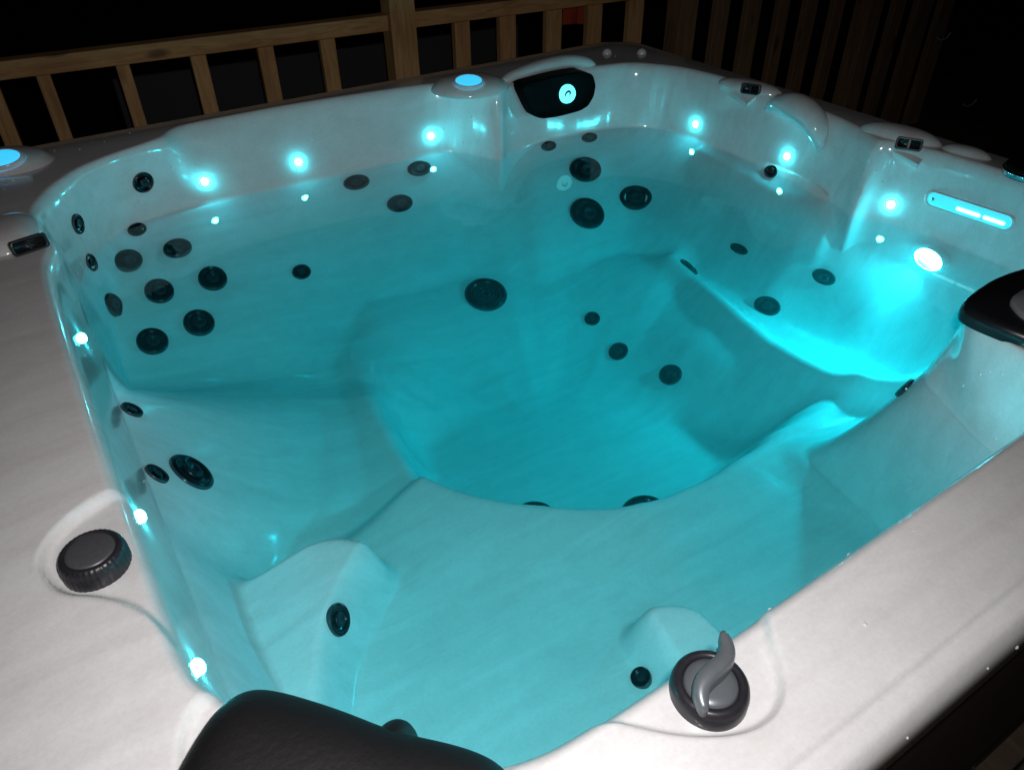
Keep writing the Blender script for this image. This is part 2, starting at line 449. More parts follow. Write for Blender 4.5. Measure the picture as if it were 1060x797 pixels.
# ------------------------------------------------------------------ jets
JETS = [(-0.643,0.829,-0.064,0.0351,1.0,0.76,'jet'),
        (-0.771,0.820,-0.063,0.0340,1.0,0.83,'jet'),
        (-0.592,0.734,-0.127,0.0350,1.0,1.01,'jet'),
        (-0.728,0.731,-0.120,0.0339,1.0,1.02,'jet'),
        (-0.844,0.708,-0.110,0.0280,1.0,1.05,'jet'),
        (-0.670,0.629,-0.183,0.0362,1.0,1.03,'jet'),
        (-0.790,0.608,-0.184,0.0350,1.0,1.05,'jet'),
        (-0.853,0.744,-0.004,0.0205,1.0,1.05,'jet'),
        (-0.719,0.885,-0.010,0.0247,1.0,0.66,'jet'),
        (-0.360,0.713,-0.168,0.0263,1.0,0.82,'jet'),
        (-0.668,0.901,0.103,0.0267,1.0,0.98,'jet'),
        (-0.850,0.758,0.091,0.0222,1.0,1.05,'jet'),
        (-0.098,0.882,-0.024,0.0393,1.0,0.57,'jet'),
        (0.109,0.875,-0.025,0.0378,1.0,0.63,'jet'),
        (0.002,0.808,-0.089,0.0398,1.0,0.66,'jet'),
        (0.530,0.777,-0.012,0.0273,1.0,0.57,'jet'),
        (0.688,0.767,-0.013,0.0280,1.0,0.57,'jet'),
        (0.619,0.692,-0.082,0.0552,1.0,0.78,'jet'),
        (0.729,0.559,-0.159,0.0553,1.0,0.78,'jet'),
        (0.548,0.581,-0.175,0.0572,1.0,0.93,'jet'),
        (0.933,0.208,-0.000,0.0222,1.0,0.81,'jet'),
        (0.695,0.254,-0.267,0.0317,1.0,1.05,'jet'),
        (0.807,0.168,-0.200,0.0310,1.0,0.43,'jet'),
        (0.832,-0.116,-0.171,0.0335,1.0,0.58,'jet'),
        (0.737,-0.025,-0.278,0.0376,1.0,0.71,'jet'),
        (-0.890,0.104,-0.015,0.0192,1.0,1.05,'jet'),
        (-0.837,-0.046,-0.082,0.0424,1.0,1.00,'jet'),
        (-0.891,-0.093,-0.020,0.0206,1.0,1.05,'jet'),
        (-0.727,-0.437,-0.147,0.0252,1.0,1.00,'jet'),
        (-0.360,-0.750,-0.216,0.0176,1.0,1.00,'jet'),
        (0.358,0.294,-0.355,0.0225,1.0,1.00,'jet'),
        (0.351,0.158,-0.393,0.0272,1.0,1.05,'jet'),
        (0.391,-0.018,-0.385,0.0311,1.0,0.97,'jet'),
        (0.416,-0.618,-0.057,0.0224,1.0,1.00,'jet'),
        (0.114,0.502,-0.293,0.0617,1.0,0.96,'suction_cover'),
        (-0.190,-0.205,-0.445,0.0500,1.0,1.0,'suction_cover'),
        (0.036,-0.338,-0.445,0.0560,1.0,1.0,'suction_cover')]
LEDS = [(-0.512,0.936,0.057), (-0.245,0.935,0.054), (0.176,0.913,0.053), (0.945,0.545,0.045), (0.950,0.176,0.053), (0.917,-0.192,0.048), (-0.922,0.203,0.103), (-0.927,-0.354,0.133), (-0.922,-0.610,0.120)]
JP = [(1, -.012), (1, 0), (.985, .005), (.93, .0085), (.84, .0100), (.74, .0085), (.69, .005), (.66, .0035), (.3, .0035)]
def make_jet(p, R, sx=1.0, sy=1.0, kind='jet', sink=.001):
    q, n = snap(p)
    if abs(p[0] + .36) < .04 and p[1] < -.6: q = q + n * .007; R = R * .9
    if p[0] < -.55 and p[1] > .4 and p[2] < -.02: q = q + n * (.013 if p[1] > .76 and p[0] < -.74 else .004)
    M = frame_from(n)
    k = R / .045
    V, F = lathe([(r * R, z * min(k, 1.3) - sink) for r, z in JP], M, q, 40, sx, sy)
    o = mesh_obj(kind, V, F, M_JET, tub)
    mesh_obj('bezel_ring', *lathe([(1.05 * R, -.006), (1.045 * R, .0015), (1.02 * R, .0042), (.985 * R, .0052), (.965 * R, .0048)], M, q, 40, sx, sy, False), M_BEZEL, o)
    if kind == 'suction_cover':
        for j in range(3):
            V, F = lathe([((.62 - j * .19) * R, .0036), ((.61 - j * .19) * R, .0062), ((.54 - j * .19) * R, .0062), ((.53 - j * .19) * R, .0036)], M, q, 36, sx, sy, False)
            mesh_obj('grille_ring', V, F, M_JETIN, o)
    else:
        off = M @ Vector((.10 * R, -.06 * R, 0))
        V, F = lathe([(.46 * R, .0037), (.44 * R, .0085 * min(k, 1.2)), (.36 * R, .0105 * min(k, 1.2)), (.22 * R, .0095 * min(k, 1.2)), (.17 * R, .004), (.05 * R, .0038)], M, q + off * .4, 28, sx, sy)
        mesh_obj('jet_nozzle', V, F, M_JETIN, o)
    return o
for x, y, z, R, sx, sy, kind in JETS:
    make_jet((x, y, z), R, sx, sy, kind)

# ------------------------------------------------------------------ lights of the tub
def dome_light(name, p, R, mat, hgt=.45, bez=True, sx=1.0, sy=1.0, holder_mat=None, nrm=None):
    q, n = snap(p)
    if nrm: n = Vector(nrm).normalized(); q = q + n * .004
    M = frame_from(n)
    if bez:
        V, F = lathe([(1.35 * R, -.001), (1.3 * R, .0006), (1.05 * R, .0008), (1.0 * R, .0004)] if not nrm else [(1.30 * R, -.03), (1.26 * R, .007), (1.18 * R, .011), (1.08 * R, .012), (1.02 * R, .010), (1.0 * R, .0)], M, q, 24, sx, sy, False)  # main lamp: raised collar added to cut its light at grazing angles
        hold = mesh_obj(name, V, F, holder_mat or M_SHELL, tub)
    else:
        hold = None
    prof = [(R * math.cos(a), .0008 + hgt * R * math.sin(a)) for a in [k * math.pi / 2 / 6 for k in range(7)]][:-1] + [(.02 * R, .0008 + hgt * R)]
    V, F = lathe(prof, M, q, 24, sx, sy)
    o = mesh_obj('lens' if hold else name, V, F, mat, hold or tub)
    return hold or o
for x, y, z in LEDS + [(.165, -.91, .105), (-.368, -.91, .105), (-.625, -.91, .105)]:
    dome_light('led_light', (x, y, z), .0095, M_LED, .7)
MAIN = (.95, -.337, -.057)
mo = dome_light('underwater_light', MAIN, .038, M_MAIN, .10, True, 1.0, .64, nrm=(-1, .10, .04))
tag(mo, 'large bright oval underwater lamp')

# glowing waterfall slot in the wall above the main lamp
def slot():
    a = Vector((.95, -.265, .088)); b = Vector((.95, -.470, .094))
    qa, na = snap(a); qb, nb = snap(b)
    n = (na + nb).normalized(); c = (qa + qb) / 2; ax = (qb - qa); L = ax.length / 2; ax.normalize()
    up = n.cross(ax).normalized(); M = Matrix((ax, up, n)).transposed()
    def stadium(L, r, z, k=12):
        out = []
        for s in (1, -1):
            for j in range(k + 1):
                t = -math.pi / 2 + math.pi * j / k
                out.append((s * (L - r) + s * r * math.cos(t), s * r * math.sin(t), z))
        return out
    def ring(levels, cap):
        V, F = [], []
        for lv in levels:
            V += [(M @ Vector(p) + c)[:] for p in stadium(*lv)]
        m = len(V) // len(levels)
        for i in range(len(levels) - 1):
            for k in range(m):
                F.append((i * m + k, i * m + (k + 1) % m, (i + 1) * m + (k + 1) % m, (i + 1) * m + k))
        if cap: F.append(tuple((len(levels) - 1) * m + k for k in range(m)))
        return V, F
    V, F = ring([(L + .008, .020, 0), (L + .007, .019, .004), (L + .002, .0165, .0045), (L, .0155, .0015)], False)
    o = mesh_obj('waterfall_slot', V, F, M_SHELL, tub)
    tag(o, 'long glowing cyan slot in the wall')
    V, F = ring([(L, .0155, .0016), (L - .002, .014, .0030), (L - .006, .010, .0036)], True)
    mesh_obj('slot_lens', V, F, M_SLOT, o)
    for t, l in ((.02, .030), (.62, .026)):
        V, F = [], []
        cc = c + ax * (L * t) - up * .003
        Vv = [(M @ Vector((p[0], p[1], p[2])) + cc)[:] for p in stadium(l, .0045, .0042)] + [(M @ Vector((p[0], p[1], p[2])) + cc)[:] for p in stadium(l * .7, .003, .0056)]
        m = len(Vv) // 2
        F = [(k, (k + 1) % m, m + (k + 1) % m, m + k) for k in range(m)] + [tuple(range(m, 2 * m))]
        mesh_obj('slot_lamp', Vv, F, M_SLOTHOT, o)
    V, F = lathe([(.0042, .003), (.004, .0055), (.001, .006)], M, c - ax * (L - .014), 16)
    mesh_obj('screw', V, F, M_CHROME, o)
slot()

# raised oval caps with a glowing lens
def lit_cap(c, long_dir, a, b, h, ldir, name='lit_cap', lens=True, loff=.35, lr=(.034, .024)):
    c = Vector(c); ax = Vector((*long_dir, 0)).normalized(); ay = Vector((-ax.y, ax.x, 0))
    V, F = [], []; n, seg = 12, 48
    for i in range(n + 1):
        t = i / n
        rr = math.cos(t * math.pi / 2) ** .75 if i < n else 0.02
        zz = h * math.sin(t * math.pi / 2) ** 1.2
        for k in range(seg):
            an = 2 * math.pi * k / seg
            V.append((c + ax * (a * rr * math.cos(an)) + ay * (b * rr * math.sin(an)) + Vector((0, 0, zz - .006)))[:])
    for i in range(n):
        for k in range(seg):
            F.append((i * seg + k, i * seg + (k + 1) % seg, (i + 1) * seg + (k + 1) % seg, (i + 1) * seg + k))
    F.append(tuple(n * seg + k for k in range(seg)))
    o = mesh_obj(name, V, F, M_SHELL, tub)
    if lens:
        bv = BVHTree.FromPolygons([Vector(v) for v in V], F)
        d = Vector((*ldir, 0)).normalized()
        p = c + d * (b * loff) + Vector((0, 0, h))
        q, nn, _, _ = bv.find_nearest(p)
        nn = (nn + d * .12).normalized(); q = q + nn * .004
        M = frame_from(nn, d)
        V, F = lathe([(1.12, -.004), (1.10, .0035), (1.0, .0045), (.98, .0025)], M, q, 36, lr[0], lr[1], False)
        V = [tuple(v) for v in V]
        r = mesh_obj('lens_ring', *lathe([(1.14, -.006), (1.10, .0035), (1.0, .0045), (.97, .0025)], M, q, 36, lr[0], lr[1], False), M_SHELL, o)
        g = mesh_obj('glowing_lens', *lathe([(.985, .0022), (.9, .0035), (.4, .004), (.02, .0042)], M, q, 36, lr[0], lr[1]), M_CAPGLOW, o)
    return o
LITCAPS = 1
tag(lit_cap((.295, .862, H), (.9, -.45), .118, .095, .040, (-.55, -.85), lr=(.040, .027), loff=.62), 'raised oval cap with glowing blue lens on the rear pillar')
tag(lit_cap((-.945, .965, H - .002), (.9, -.45), .112, .090, .038, (-.1, -1), lr=(.043, .029), loff=.62), 'raised oval cap with glowing blue lens at the left corner')

# ------------------------------------------------------------------ emblem panel at the far corner
def emblem_panel():
    # flat plate leaning on the corner wall: corners measured on the wall
    P = [Vector(p) for p in ((.408, .790, .200), (.455, .785, .105), (.49, .782, .088), (.55, .784, .082), (.645, .790, .083), (.68, .794, .093), (.703, .799, .118), (.712, .806, .15), (.700, .813, .185), (.66, .816, .199), (.56, .812, .204))]
    off = Vector((.0, -.030, 0))
    pts = []
    n = len(P)
    for it in range(2):
        Q = []
        for i in range(len(P)):
            a, b = P[i], P[(i + 1) % len(P)]
            Q += [a * .85 + b * .15, a * .15 + b * .85]
        P = Q
        if it == 0: continue
    P = [Vector((p.x, .800 + .10 * (p.z - .14) + .04 * (p.x - .55), p.z)) for p in P]
    m = len(P); cen = sum(P, Vector()) / m
    V, F = [], []
    lv = [(1.0, .06), (1.0, .004), (.985, -.002), (.95, -.0035), (.93, -.0015), (.5, -.0015)]
    for s, d in lv:
        for p in P:
            V.append((cen + (p - cen) * s + off + Vector((0, d, 0)))[:])
    for i in range(len(lv) - 1):
        for k in range(m):
            F.append((i * m + k, i * m + (k + 1) % m, (i + 1) * m + (k + 1) % m, (i + 1) * m + k))
    F.append(tuple((len(lv) - 1) * m + k for k in range(m)))
    o = mesh_obj('emblem_panel', V, F, M_PLATE, tub)
    tag(o, 'black corner panel with a glowing round emblem')
    # emblem: disc with a small dark swirl
    c = Vector((.588, cen.y - .0395, .147)); nn = Vector((-.25, -1, .12)).normalized(); M = frame_from(nn)
    d = mesh_obj('emblem', *lathe([(1.08, -.004), (1.04, .001), (1.0, .0015), (.3, .0018)], M, c, 40, .0265, .0265), M_LOGO, o)
    V, F = [], []
    ns = 26
    for i in range(ns + 1):
        a = math.radians(-60 + 300 * i / ns); r = .0080 + .0015 * math.sin(a * 2); w = .0032 * math.sin(math.pi * (i + .5) / (ns + 1)) + .0004
        for s in (-1, 1):
            V.append((M @ Vector(((r + s * w) * math.cos(a), (r + s * w) * math.sin(a), .0030)) + c)[:])
    F = [(2 * i, 2 * i + 1, 2 * i + 3, 2 * i + 2) for i in range(ns)]
    mesh_obj('swirl_mark', V, F, M_CAP, d)
    # pale ledge above the panel
    Pth = smooth_path([(.385, .835, .196), (.44, .845, .206), (.55, .855, .214), (.65, .858, .214), (.72, .850, .204), (.755, .845, .185)], 24)
    l = mesh_obj('panel_hood', *tube(Pth, [.010 + .020 * math.sin(math.pi * (i + 1) / 27) for i in range(25)], 16, .75), M_SHELL, tub)
emblem_panel()

# ------------------------------------------------------------------ neck-jet pods on the rim
def pod(tip, back_a, back_b, noz, nozdir, nl=.048, hood_c=None, hood_ax=(0, 1), hood=(.10, .035, .022), ledge=True):
    """sloped triangular ledge (tip low on the wall) + pale hood + black outlet"""
    tip, A, B = Vector(tip), Vector(back_a), Vector(back_b)
    n, m = 10, 10
    V, F = [], []
    for i in range(n + 1):
        t = i / n
        for j in range(m + 1):
            s = j / m
            e = A.lerp(B, s); p = e.lerp(tip, t ** .9)
            V.append((p + Vector((0, 0, .006 * math.sin(math.pi * s) * (1 - t))))[:])
    k = len(V)
    V += [(v[0], v[1], v[2] - .012) for v in V]
    for i in range(n):
        for j in range(m):
            a = i * (m + 1) + j; q = (a, a + 1, a + m + 2, a + m + 1)
            F.append(q); F.append(tuple(k + x for x in reversed(q)))
    per = [j for j in range(m + 1)] + [i * (m + 1) + m for i in range(1, n + 1)] + [n * (m + 1) + j for j in range(m - 1, -1, -1)] + [i * (m + 1) for i in range(n - 1, 0, -1)]
    for a, b in zip(per, per[1:] + per[:1]): F.append((a, k + a, k + b, b))
    bm = bmesh.new(); vs = [bm.verts.new(v) for v in V]
    for f in F: bm.faces.new([vs[x] for x in f])
    if ledge: o = bm_obj('neck_jet_pod', bm, M_SHELL, tub, bevel=.004)
    else:
        bm.free(); o = None
    # hood
    hc = Vector(hood_c); ax = Vector((*hood_ax, 0)).normalized(); ay = Vector((-ax.y, ax.x, 0))
    Vh, Fh = [], []; seg = 40; L = 9
    for i in range(L + 1):
        t = i / L; rr = math.cos(t * math.pi / 2) ** .8 if i < L else .02; zz = hood[2] * math.sin(t * math.pi / 2)
        for q in range(seg):
            an = 2 * math.pi * q / seg; c_ = math.cos(an)
            Vh.append((hc + ax * (hood[0] * rr * (abs(c_) ** 1.0) * (1 if c_ >= 0 else -1)) + ay * (hood[1] * rr * math.sin(an)) + Vector((0, 0, zz - .006)))[:])
    for i in range(L):
        for q in range(seg): Fh.append((i * seg + q, i * seg + (q + 1) % seg, (i + 1) * seg + (q + 1) % seg, (i + 1) * seg + q))
    Fh.append(tuple(L * seg + q for q in range(seg)))
    if o: mesh_obj('hood', Vh, Fh, M_SHELL, o)
    else: o = mesh_obj('neck_jet_pod', Vh, Fh, M_SHELL, tub)
    # black outlet: open rectangular mouth
    d = Vector((*nozdir, .30)).normalized(); M = frame_from(d); c = Vector(noz)
    w, hgt = nl / 2, .0135
    def rr_ring(w, h, r, z, k=5):
        out = []
        for cx, cy, a0 in ((w - r, h - r, 0), (-w + r, h - r, 90), (-w + r, -h + r, 180), (w - r, -h + r, 270)):
            for j in range(k + 1):
                a = math.radians(a0 + 90 * j / k); out.append((M @ Vector((cx + r * math.cos(a), cy + r * math.sin(a), z)) + c)[:])
        return out
    lv = [(w * .9, hgt * .9, .006, -.02), (w, hgt, .007, -.01), (w, hgt, .007, .012), (w - .002, hgt - .002, .006, .014), (w - .005, hgt - .004, .004, .012), (w - .006, hgt - .005, .004, .005)]
    Vn = []
    for l in lv: Vn += rr_ring(*l)
    mm = len(Vn) // len(lv); Fn = []
    for i in range(len(lv) - 1):
        for q in range(mm): Fn.append((i * mm + q, i * mm + (q + 1) % mm, (i + 1) * mm + (q + 1) % mm, (i + 1) * mm + q))
    Fn.append(tuple((len(lv) - 1) * mm + q for q in range(mm)))
    on = mesh_obj('outlet', Vn, Fn, M_BLACK, o)
    # chrome edge line and centre vane
    lv2 = [(w + .0012, hgt + .0012, .007, .0125), (w + .0005, hgt + .0005, .007, .0148), (w - .0015, hgt - .0015, .006, .0146)]
    V2 = []
    for l in lv2: V2 += rr_ring(*l)
    F2 = []
    for i in range(2):
        for q in range(mm): F2.append((i * mm + q, i * mm + (q + 1) % mm, (i + 1) * mm + (q + 1) % mm, (i + 1) * mm + q))
    mesh_obj('outlet_trim', V2, F2, M_RING, on)
    bm = bmesh.new(); box(bm, (-.0022, -hgt + .004, -.01), (.0022, hgt - .004, .0105))
    bmesh.ops.transform(bm, matrix=Matrix.Translation(c) @ M.to_4x4(), verts=bm.verts[:])
    bm_obj('vane', bm, M_JETIN, on, smooth=False)
    return o
pod((.944, .350, .160), (.950, .470, .184), (1.00, .350, .186), (.945, .345, .203), (-1, -.55), .054, (.985, .385, H), (-.25, 1), (.105, .040, .024))
pod((.926, -.224, .163), (.925, -.075, .184), (.985, -.215, .186), (.922, -.188, .204), (-1, -.55), .058, (.982, -.125, H), (-.2, 1), (.105, .045, .030))
pod((-.886, .430, .166), (-.93, .54, .186), (-.955, .42, .186), (-.950, .425, .207), (.25, -1), .064, (-.978, .520, H), (.25, 1), (.095, .058, .036), False)

# pale low mound and black capped fitting further along the right rim
tag(lit_cap((1.01, -.285, H), (.2, -1), .060, .030, .020, (0, 1), 'rim_mound', False), 'pale flat mound on the right rim')
def rim_fitting(c, R):
    c = Vector(c); M = frame_from((0, 0, 1), (0, 1, 0))
    o = mesh_obj('rim_valve', *lathe([(1, -.004), (1.0, .010), (.95, .017), (.85, .019), (.6, .017), (.1, .016)], M, c, 40, R, R), M_BLACK, tub)
    mesh_obj('valve_trim', *lathe([(1.03, -.002), (1.04, .007), (1.01, .011), (.995, .009)], M, c, 40, R, R, False), M_CHROME, o)
rim_fitting((1.005, -.44, H), .055)

# moulded swoosh head-rest on the right wall
Pth = smooth_path([(.975, .300, .152), (.964, .250, .180), (.954, .190, .192), (.944, .130, .184), (.936, .088, .160), (.934, .070, .128), (.944, .078, .094)], 48)
rad = [max(.004, 0.010 + .036 * math.sin(math.pi * min(1, (i / 48) ** .85)) ** 1.1 - .006 * (i / 48)) for i in range(49)]
hr = mesh_obj('head_rest', *tube(Pth, rad, 20, .85), M_SHELL, tub)
tag(hr, 'moulded curling swoosh on the right wall')

def droplets():
    rnd = random.Random(3); V, F = [], []
    spots = [((-.83, .80, .07), .14, 26), ((-.70, .93, .10), .12, 22), ((.25, .90, .09), .09, 22), ((-.93, .30, .13), .25, 14), ((.93, -.05, .10), .25, 26), ((.7, .82, .12), .25, 22), ((-.3, .98, .12), .4, 26), ((.33, -.80, .12), .12, 16), ((-.1, -.93, .19), .45, 22)]
    for c, sp, n in spots:
        for _ in range(n):
            p = Vector(c) + Vector((rnd.gauss(0, sp * .5), rnd.gauss(0, sp * .5), rnd.gauss(0, .035)))
            q, nn, _, _ = BVH.find_nearest(p)
            if q.z < .012: continue
            r = rnd.uniform(.0009, .0026); M = frame_from(nn); k = len(V)
            v, f = lathe([(r, 0), (r * .85, r * .4), (r * .45, r * .65), (r * .05, r * .72)], M, q, 8, 1, rnd.uniform(.9, 1.5))
            V += v; F += [tuple(x + k for x in y) for y in f]
    o = mesh_obj('water_droplets', V, F, M_DROP, tub); o['kind'] = 'stuff'
droplets()

# ------------------------------------------------------------------ knobs on the near rims
def knob_base(name, c, R, ringmat, hgt, ribs=True):
    c = Vector(c); M = frame_from((0, 0, 1), (0, 1, 0))
    prof = [(1.0, -.022), (1.0, hgt * .25), (.97, hgt * .62), (.90, hgt * .92), (.82, hgt), (.74, hgt * .97), (.70, hgt * .8), (.69, hgt * .55), (.1, hgt * .55)]
    V, F = [], []; seg = 144
    for i, (r, z) in enumerate(prof):
        for k in range(seg):
            a = 2 * math.pi * k / seg
            rr = r * R * (1 - (.022 if ribs and 1 <= i <= 3 and (k // 2) % 2 else 0))
            V.append((c + Vector((rr * math.cos(a), rr * math.sin(a), z)))[:])
    for i in range(len(prof) - 1):
        for k in range(seg):
            F.append((i * seg + k, i * seg + (k + 1) % seg, (i + 1) * seg + (k + 1) % seg, (i + 1) * seg + k))
    F.append(tuple((len(prof) - 1) * seg + k for k in range(seg)))
    return mesh_obj(name, V, F, ringmat, tub)
KA = Vector((-.982, -.462, H - .004))
ka = knob_base('air_valve', KA, .0370, M_RING, .018)
tag(ka, 'round black knob with a flat grey cap on the left rim')
mesh_obj('knob_cap', *lathe([(.0275, .007), (.0272, .0158), (.026, .0182), (.0235, .0190), (.004, .0194)], frame_from((0, 0, 1), (0, 1, 0)), KA, 48), M_CAP, ka)
KD = Vector((-.506, -.962, H - .010))
kd = knob_base('diverter_valve', KD, .0385, M_RING, .016, False)
tag(kd, 'round black valve with a grey curved lever on the right rim')
mesh_obj('lever_disc', *lathe([(.0268, .006), (.0262, .0125), (.0245, .015), (.018, .017), (.003, .018)], frame_from((0, 0, 1), (0, 1, 0)), KD, 48), M_GREY, kd)
def lever():
    # S-shaped paddle seen edge-up, along the direction away from the viewer
    ex = Vector((.80, .60, 0)).normalized()
    ey = Vector((-ex.y, ex.x, 0))
    pts = []
    for i in range(33):
        t = -1 + 2 * i / 32
        along = .040 * t; side = -.0085 * math.sin(t * math.pi * .95)
        pts.append(KD + ex * along + ey * side + Vector((0, 0, .024 + .006 * (1 - t * t) + .012 * max(0, t) ** 2)))
    V, F = [], []; seg = 16
    for i, p in enumerate(pts):
        t = -1 + 2 * i / 32
        w = .0092 * (1 - .55 * abs(t) ** 3) * (1 if abs(t) < .97 else .75); hh = .014 * (1 - .45 * abs(t) ** 2)
        tg = (pts[min(i + 1, 32)] - pts[max(i - 1, 0)]); tg.z = 0; tg.normalize(); sd = Vector((-tg.y, tg.x, 0))
        for k in range(seg):
            a = 2 * math.pi * k / seg; ca, sa = math.cos(a), math.sin(a)
            V.append((p + sd * (w * (abs(ca) ** .5) * (1 if ca > 0 else -1)) + Vector((0, 0, hh * (abs(sa) ** .8) * (1 if sa > 0 else -1))))[:])
    for i in range(32):
        for k in range(seg): F.append((i * seg + k, i * seg + (k + 1) % seg, (i + 1) * seg + (k + 1) % seg, (i + 1) * seg + k))
    F.append(tuple(range(seg - 1, -1, -1))); F.append(tuple(32 * seg + k for k in range(seg)))
    mesh_obj('lever', V, F, M_GREY, kd)
lever()

# ------------------------------------------------------------------ pillow at the near corner
def pillow():
    c = Vector((-.850, -.880, H - .002)); ax = Vector((1, -1, 0)).normalized(); ay = Vector((1, 1, 0)).normalized()
    V, F = [], []; n, seg = 60, 40
    for i in range(n + 1):
        t = -1 + 2 * i / n
        e = (1 - abs(t) ** 8) ** (1 / 2.6) if abs(t) < 1 else 0
        e = max(e, .03)
        wob = 1 - .05 * math.exp(-((t - .15) / .3) ** 2) - .16 * t
        for k in range(seg):
            a = 2 * math.pi * k / seg; ca, sa = math.cos(a), math.sin(a)
            V.append((c + ax * (.146 * t) + ay * (.075 * e * wob * math.copysign(abs(ca) ** .75, ca)) + Vector((0, 0, .048 * e * wob * math.copysign(abs(sa) ** .8, sa) + .008)))[:])
    for i in range(n):
        for k in range(seg): F.append((i * seg + k, i * seg + (k + 1) % seg, (i + 1) * seg + (k + 1) % seg, (i + 1) * seg + k))
    F.append(tuple(range(seg - 1, -1, -1))); F.append(tuple(n * seg + k for k in range(seg)))
    o = mesh_obj('pillow', V, F, M_PILLOW, tub)
    tag(o, 'black foam head pillow on the near corner')
    # lower lobe hanging over the wall
    V, F = lathe([(1.0, 0), (.96, .3), (.8, .6), (.5, .86), (.2, .97), (.03, 1.0)], Matrix((ax, Vector((0, 0, 1)), ay)).transposed(), c + ay * .060 + Vector((0, 0, -.012)) + ax * .012, 32, 1, 1)
    bm = bmesh.new()
    cc = c + ay * .052 + ax * .022 + Vector((0, 0, -.004))
    bmesh.ops.create_uvsphere(bm, u_segments=32, v_segments=16, radius=1)
    Mx = Matrix.Translation(cc) @ Matrix((ax * .024, ay * .036, Vector((0, 0, .040)))).transposed().to_4x4()
    bmesh.ops.transform(bm, matrix=Mx, verts=bm.verts[:])
    bm_obj('pillow_tab', bm, M_PILLOW, o)
pillow()

# ------------------------------------------------------------------ control panel on the right pillar
def control_panel():
    out = [(.302, -.712), (.33, -.692), (.45, -.680), (.62, -.712), (.74, -.735), (.74, -.83), (.60, -.86), (.42, -.86), (.312, -.835), (.299, -.75)]
    p = chaikin(out, 2, .2); n = len(p); cx, cy = p.mean(0); V, F = [], []
    for s, z in ((1.0, H - .004), (1.005, H + .004), (1.0, H + .014), (.975, H + .021), (.93, H + .024), (.3, H + .025)):
        V += [(cx + (x - cx) * s, cy + (y - cy) * s, z) for x, y in p]
    for i in range(5):
        for k in range(n): F.append((i * n + k, i * n + (k + 1) % n, (i + 1) * n + (k + 1) % n, (i + 1) * n + k))
    F.append(tuple(5 * n + k for k in range(n)))
    o = mesh_obj('control_panel', V, F, M_BLACK, tub)
    tag(o, 'black control panel with a silver keypad on the right pillar')
    kp = chaikin([(.372, -.742), (.345, -.775), (.338, -.80), (.36, -.822), (.52, -.825), (.60, -.79), (.56, -.755), (.43, -.738)], 2, .2); n = len(kp); c2 = kp.mean(0); V, F = [], []
    for s, z in ((1.0, H + .0245), (.99, H + .031), (.95, H + .034), (.4, H + .0345)):
        V += [(c2[0] + (x - c2[0]) * s, c2[1] + (y - c2[1]) * s, z) for x, y in kp]
    for i in range(3):
        for k in range(n): F.append((i * n + k, i * n + (k + 1) % n, (i + 1) * n + (k + 1) % n, (i + 1) * n + k))
    F.append(tuple(3 * n + k for k in range(n)))
    mesh_obj('keypad', V, F, M_SILVER, o)
control_panel()

# two small pale knobs at the far corner
for x, y in ((.872, .925), (.968, .858)):
    mesh_obj('rim_knob', *lathe([(.016, -.004), (.017, .012), (.014, .022), (.006, .027), (.001, .028)], frame_from((0, 0, 1), (0, 1, 0)), Vector((x, y, H - .012)), 24), M_SHELL, tub)

# ------------------------------------------------------------------ water
def water_material():
    m = bpy.data.materials.new('spa_water'); m.use_nodes = True; nt = m.node_tree; nt.nodes.clear()
    out = N(nt, 'ShaderNodeOutputMaterial'); tr = N(nt, 'ShaderNodeBsdfTransparent'); gl = N(nt, 'ShaderNodeBsdfGlossy')
    tr.inputs['Color'].default_value = (.86, .965, .99, 1); gl.inputs['Roughness'].default_value = .015
    fr = N(nt, 'ShaderNodeFresnel', IOR=1.33); mx = N(nt, 'ShaderNodeMixShader')
    tc = N(nt, 'ShaderNodeTexCoord'); nz = N(nt, 'ShaderNodeTexNoise', Scale=5.0, Detail=2.0); nt.links.new(tc.outputs['Object'], nz.inputs['Vector'])
    bp = N(nt, 'ShaderNodeBump', Strength=.04, Distance=.01); nt.links.new(nz.outputs['Fac'], bp.inputs['Height'])
    nt.links.new(bp.outputs['Normal'], gl.inputs['Normal'])
    ge = N(nt, 'ShaderNodeNewGeometry'); io = N(nt, 'ShaderNodeMapRange'); io.inputs['To Min'].default_value = 1.33; io.inputs['To Max'].default_value = 1 / 1.33
    nt.links.new(ge.outputs['Backfacing'], io.inputs['Value']); nt.links.new(io.outputs['Result'], fr.inputs['IOR'])
    nt.links.new(fr.outputs['Fac'], mx.inputs['Fac']); nt.links.new(tr.outputs[0], mx.inputs[1]); nt.links.new(gl.outputs[0], mx.inputs[2])
    nt.links.new(mx.outputs[0], out.inputs['Surface'])
    ab = N(nt, 'ShaderNodeVolumeAbsorption'); ab.inputs['Color'].default_value = (.16, .972, .988, 1); ab.inputs['Density'].default_value = 2.5
    sc = N(nt, 'ShaderNodeVolumeScatter'); sc.inputs['Color'].default_value = (.4, .95, 1, 1); sc.inputs['Density'].default_value = .13; sc.inputs['Anisotropy'].default_value = .2
    ad = N(nt, 'ShaderNodeAddShader'); nt.links.new(ab.outputs[0], ad.inputs[0]); nt.links.new(sc.outputs[0], ad.inputs[1])
    nt.links.new(ad.outputs[0], out.inputs['Volume'])
    return m
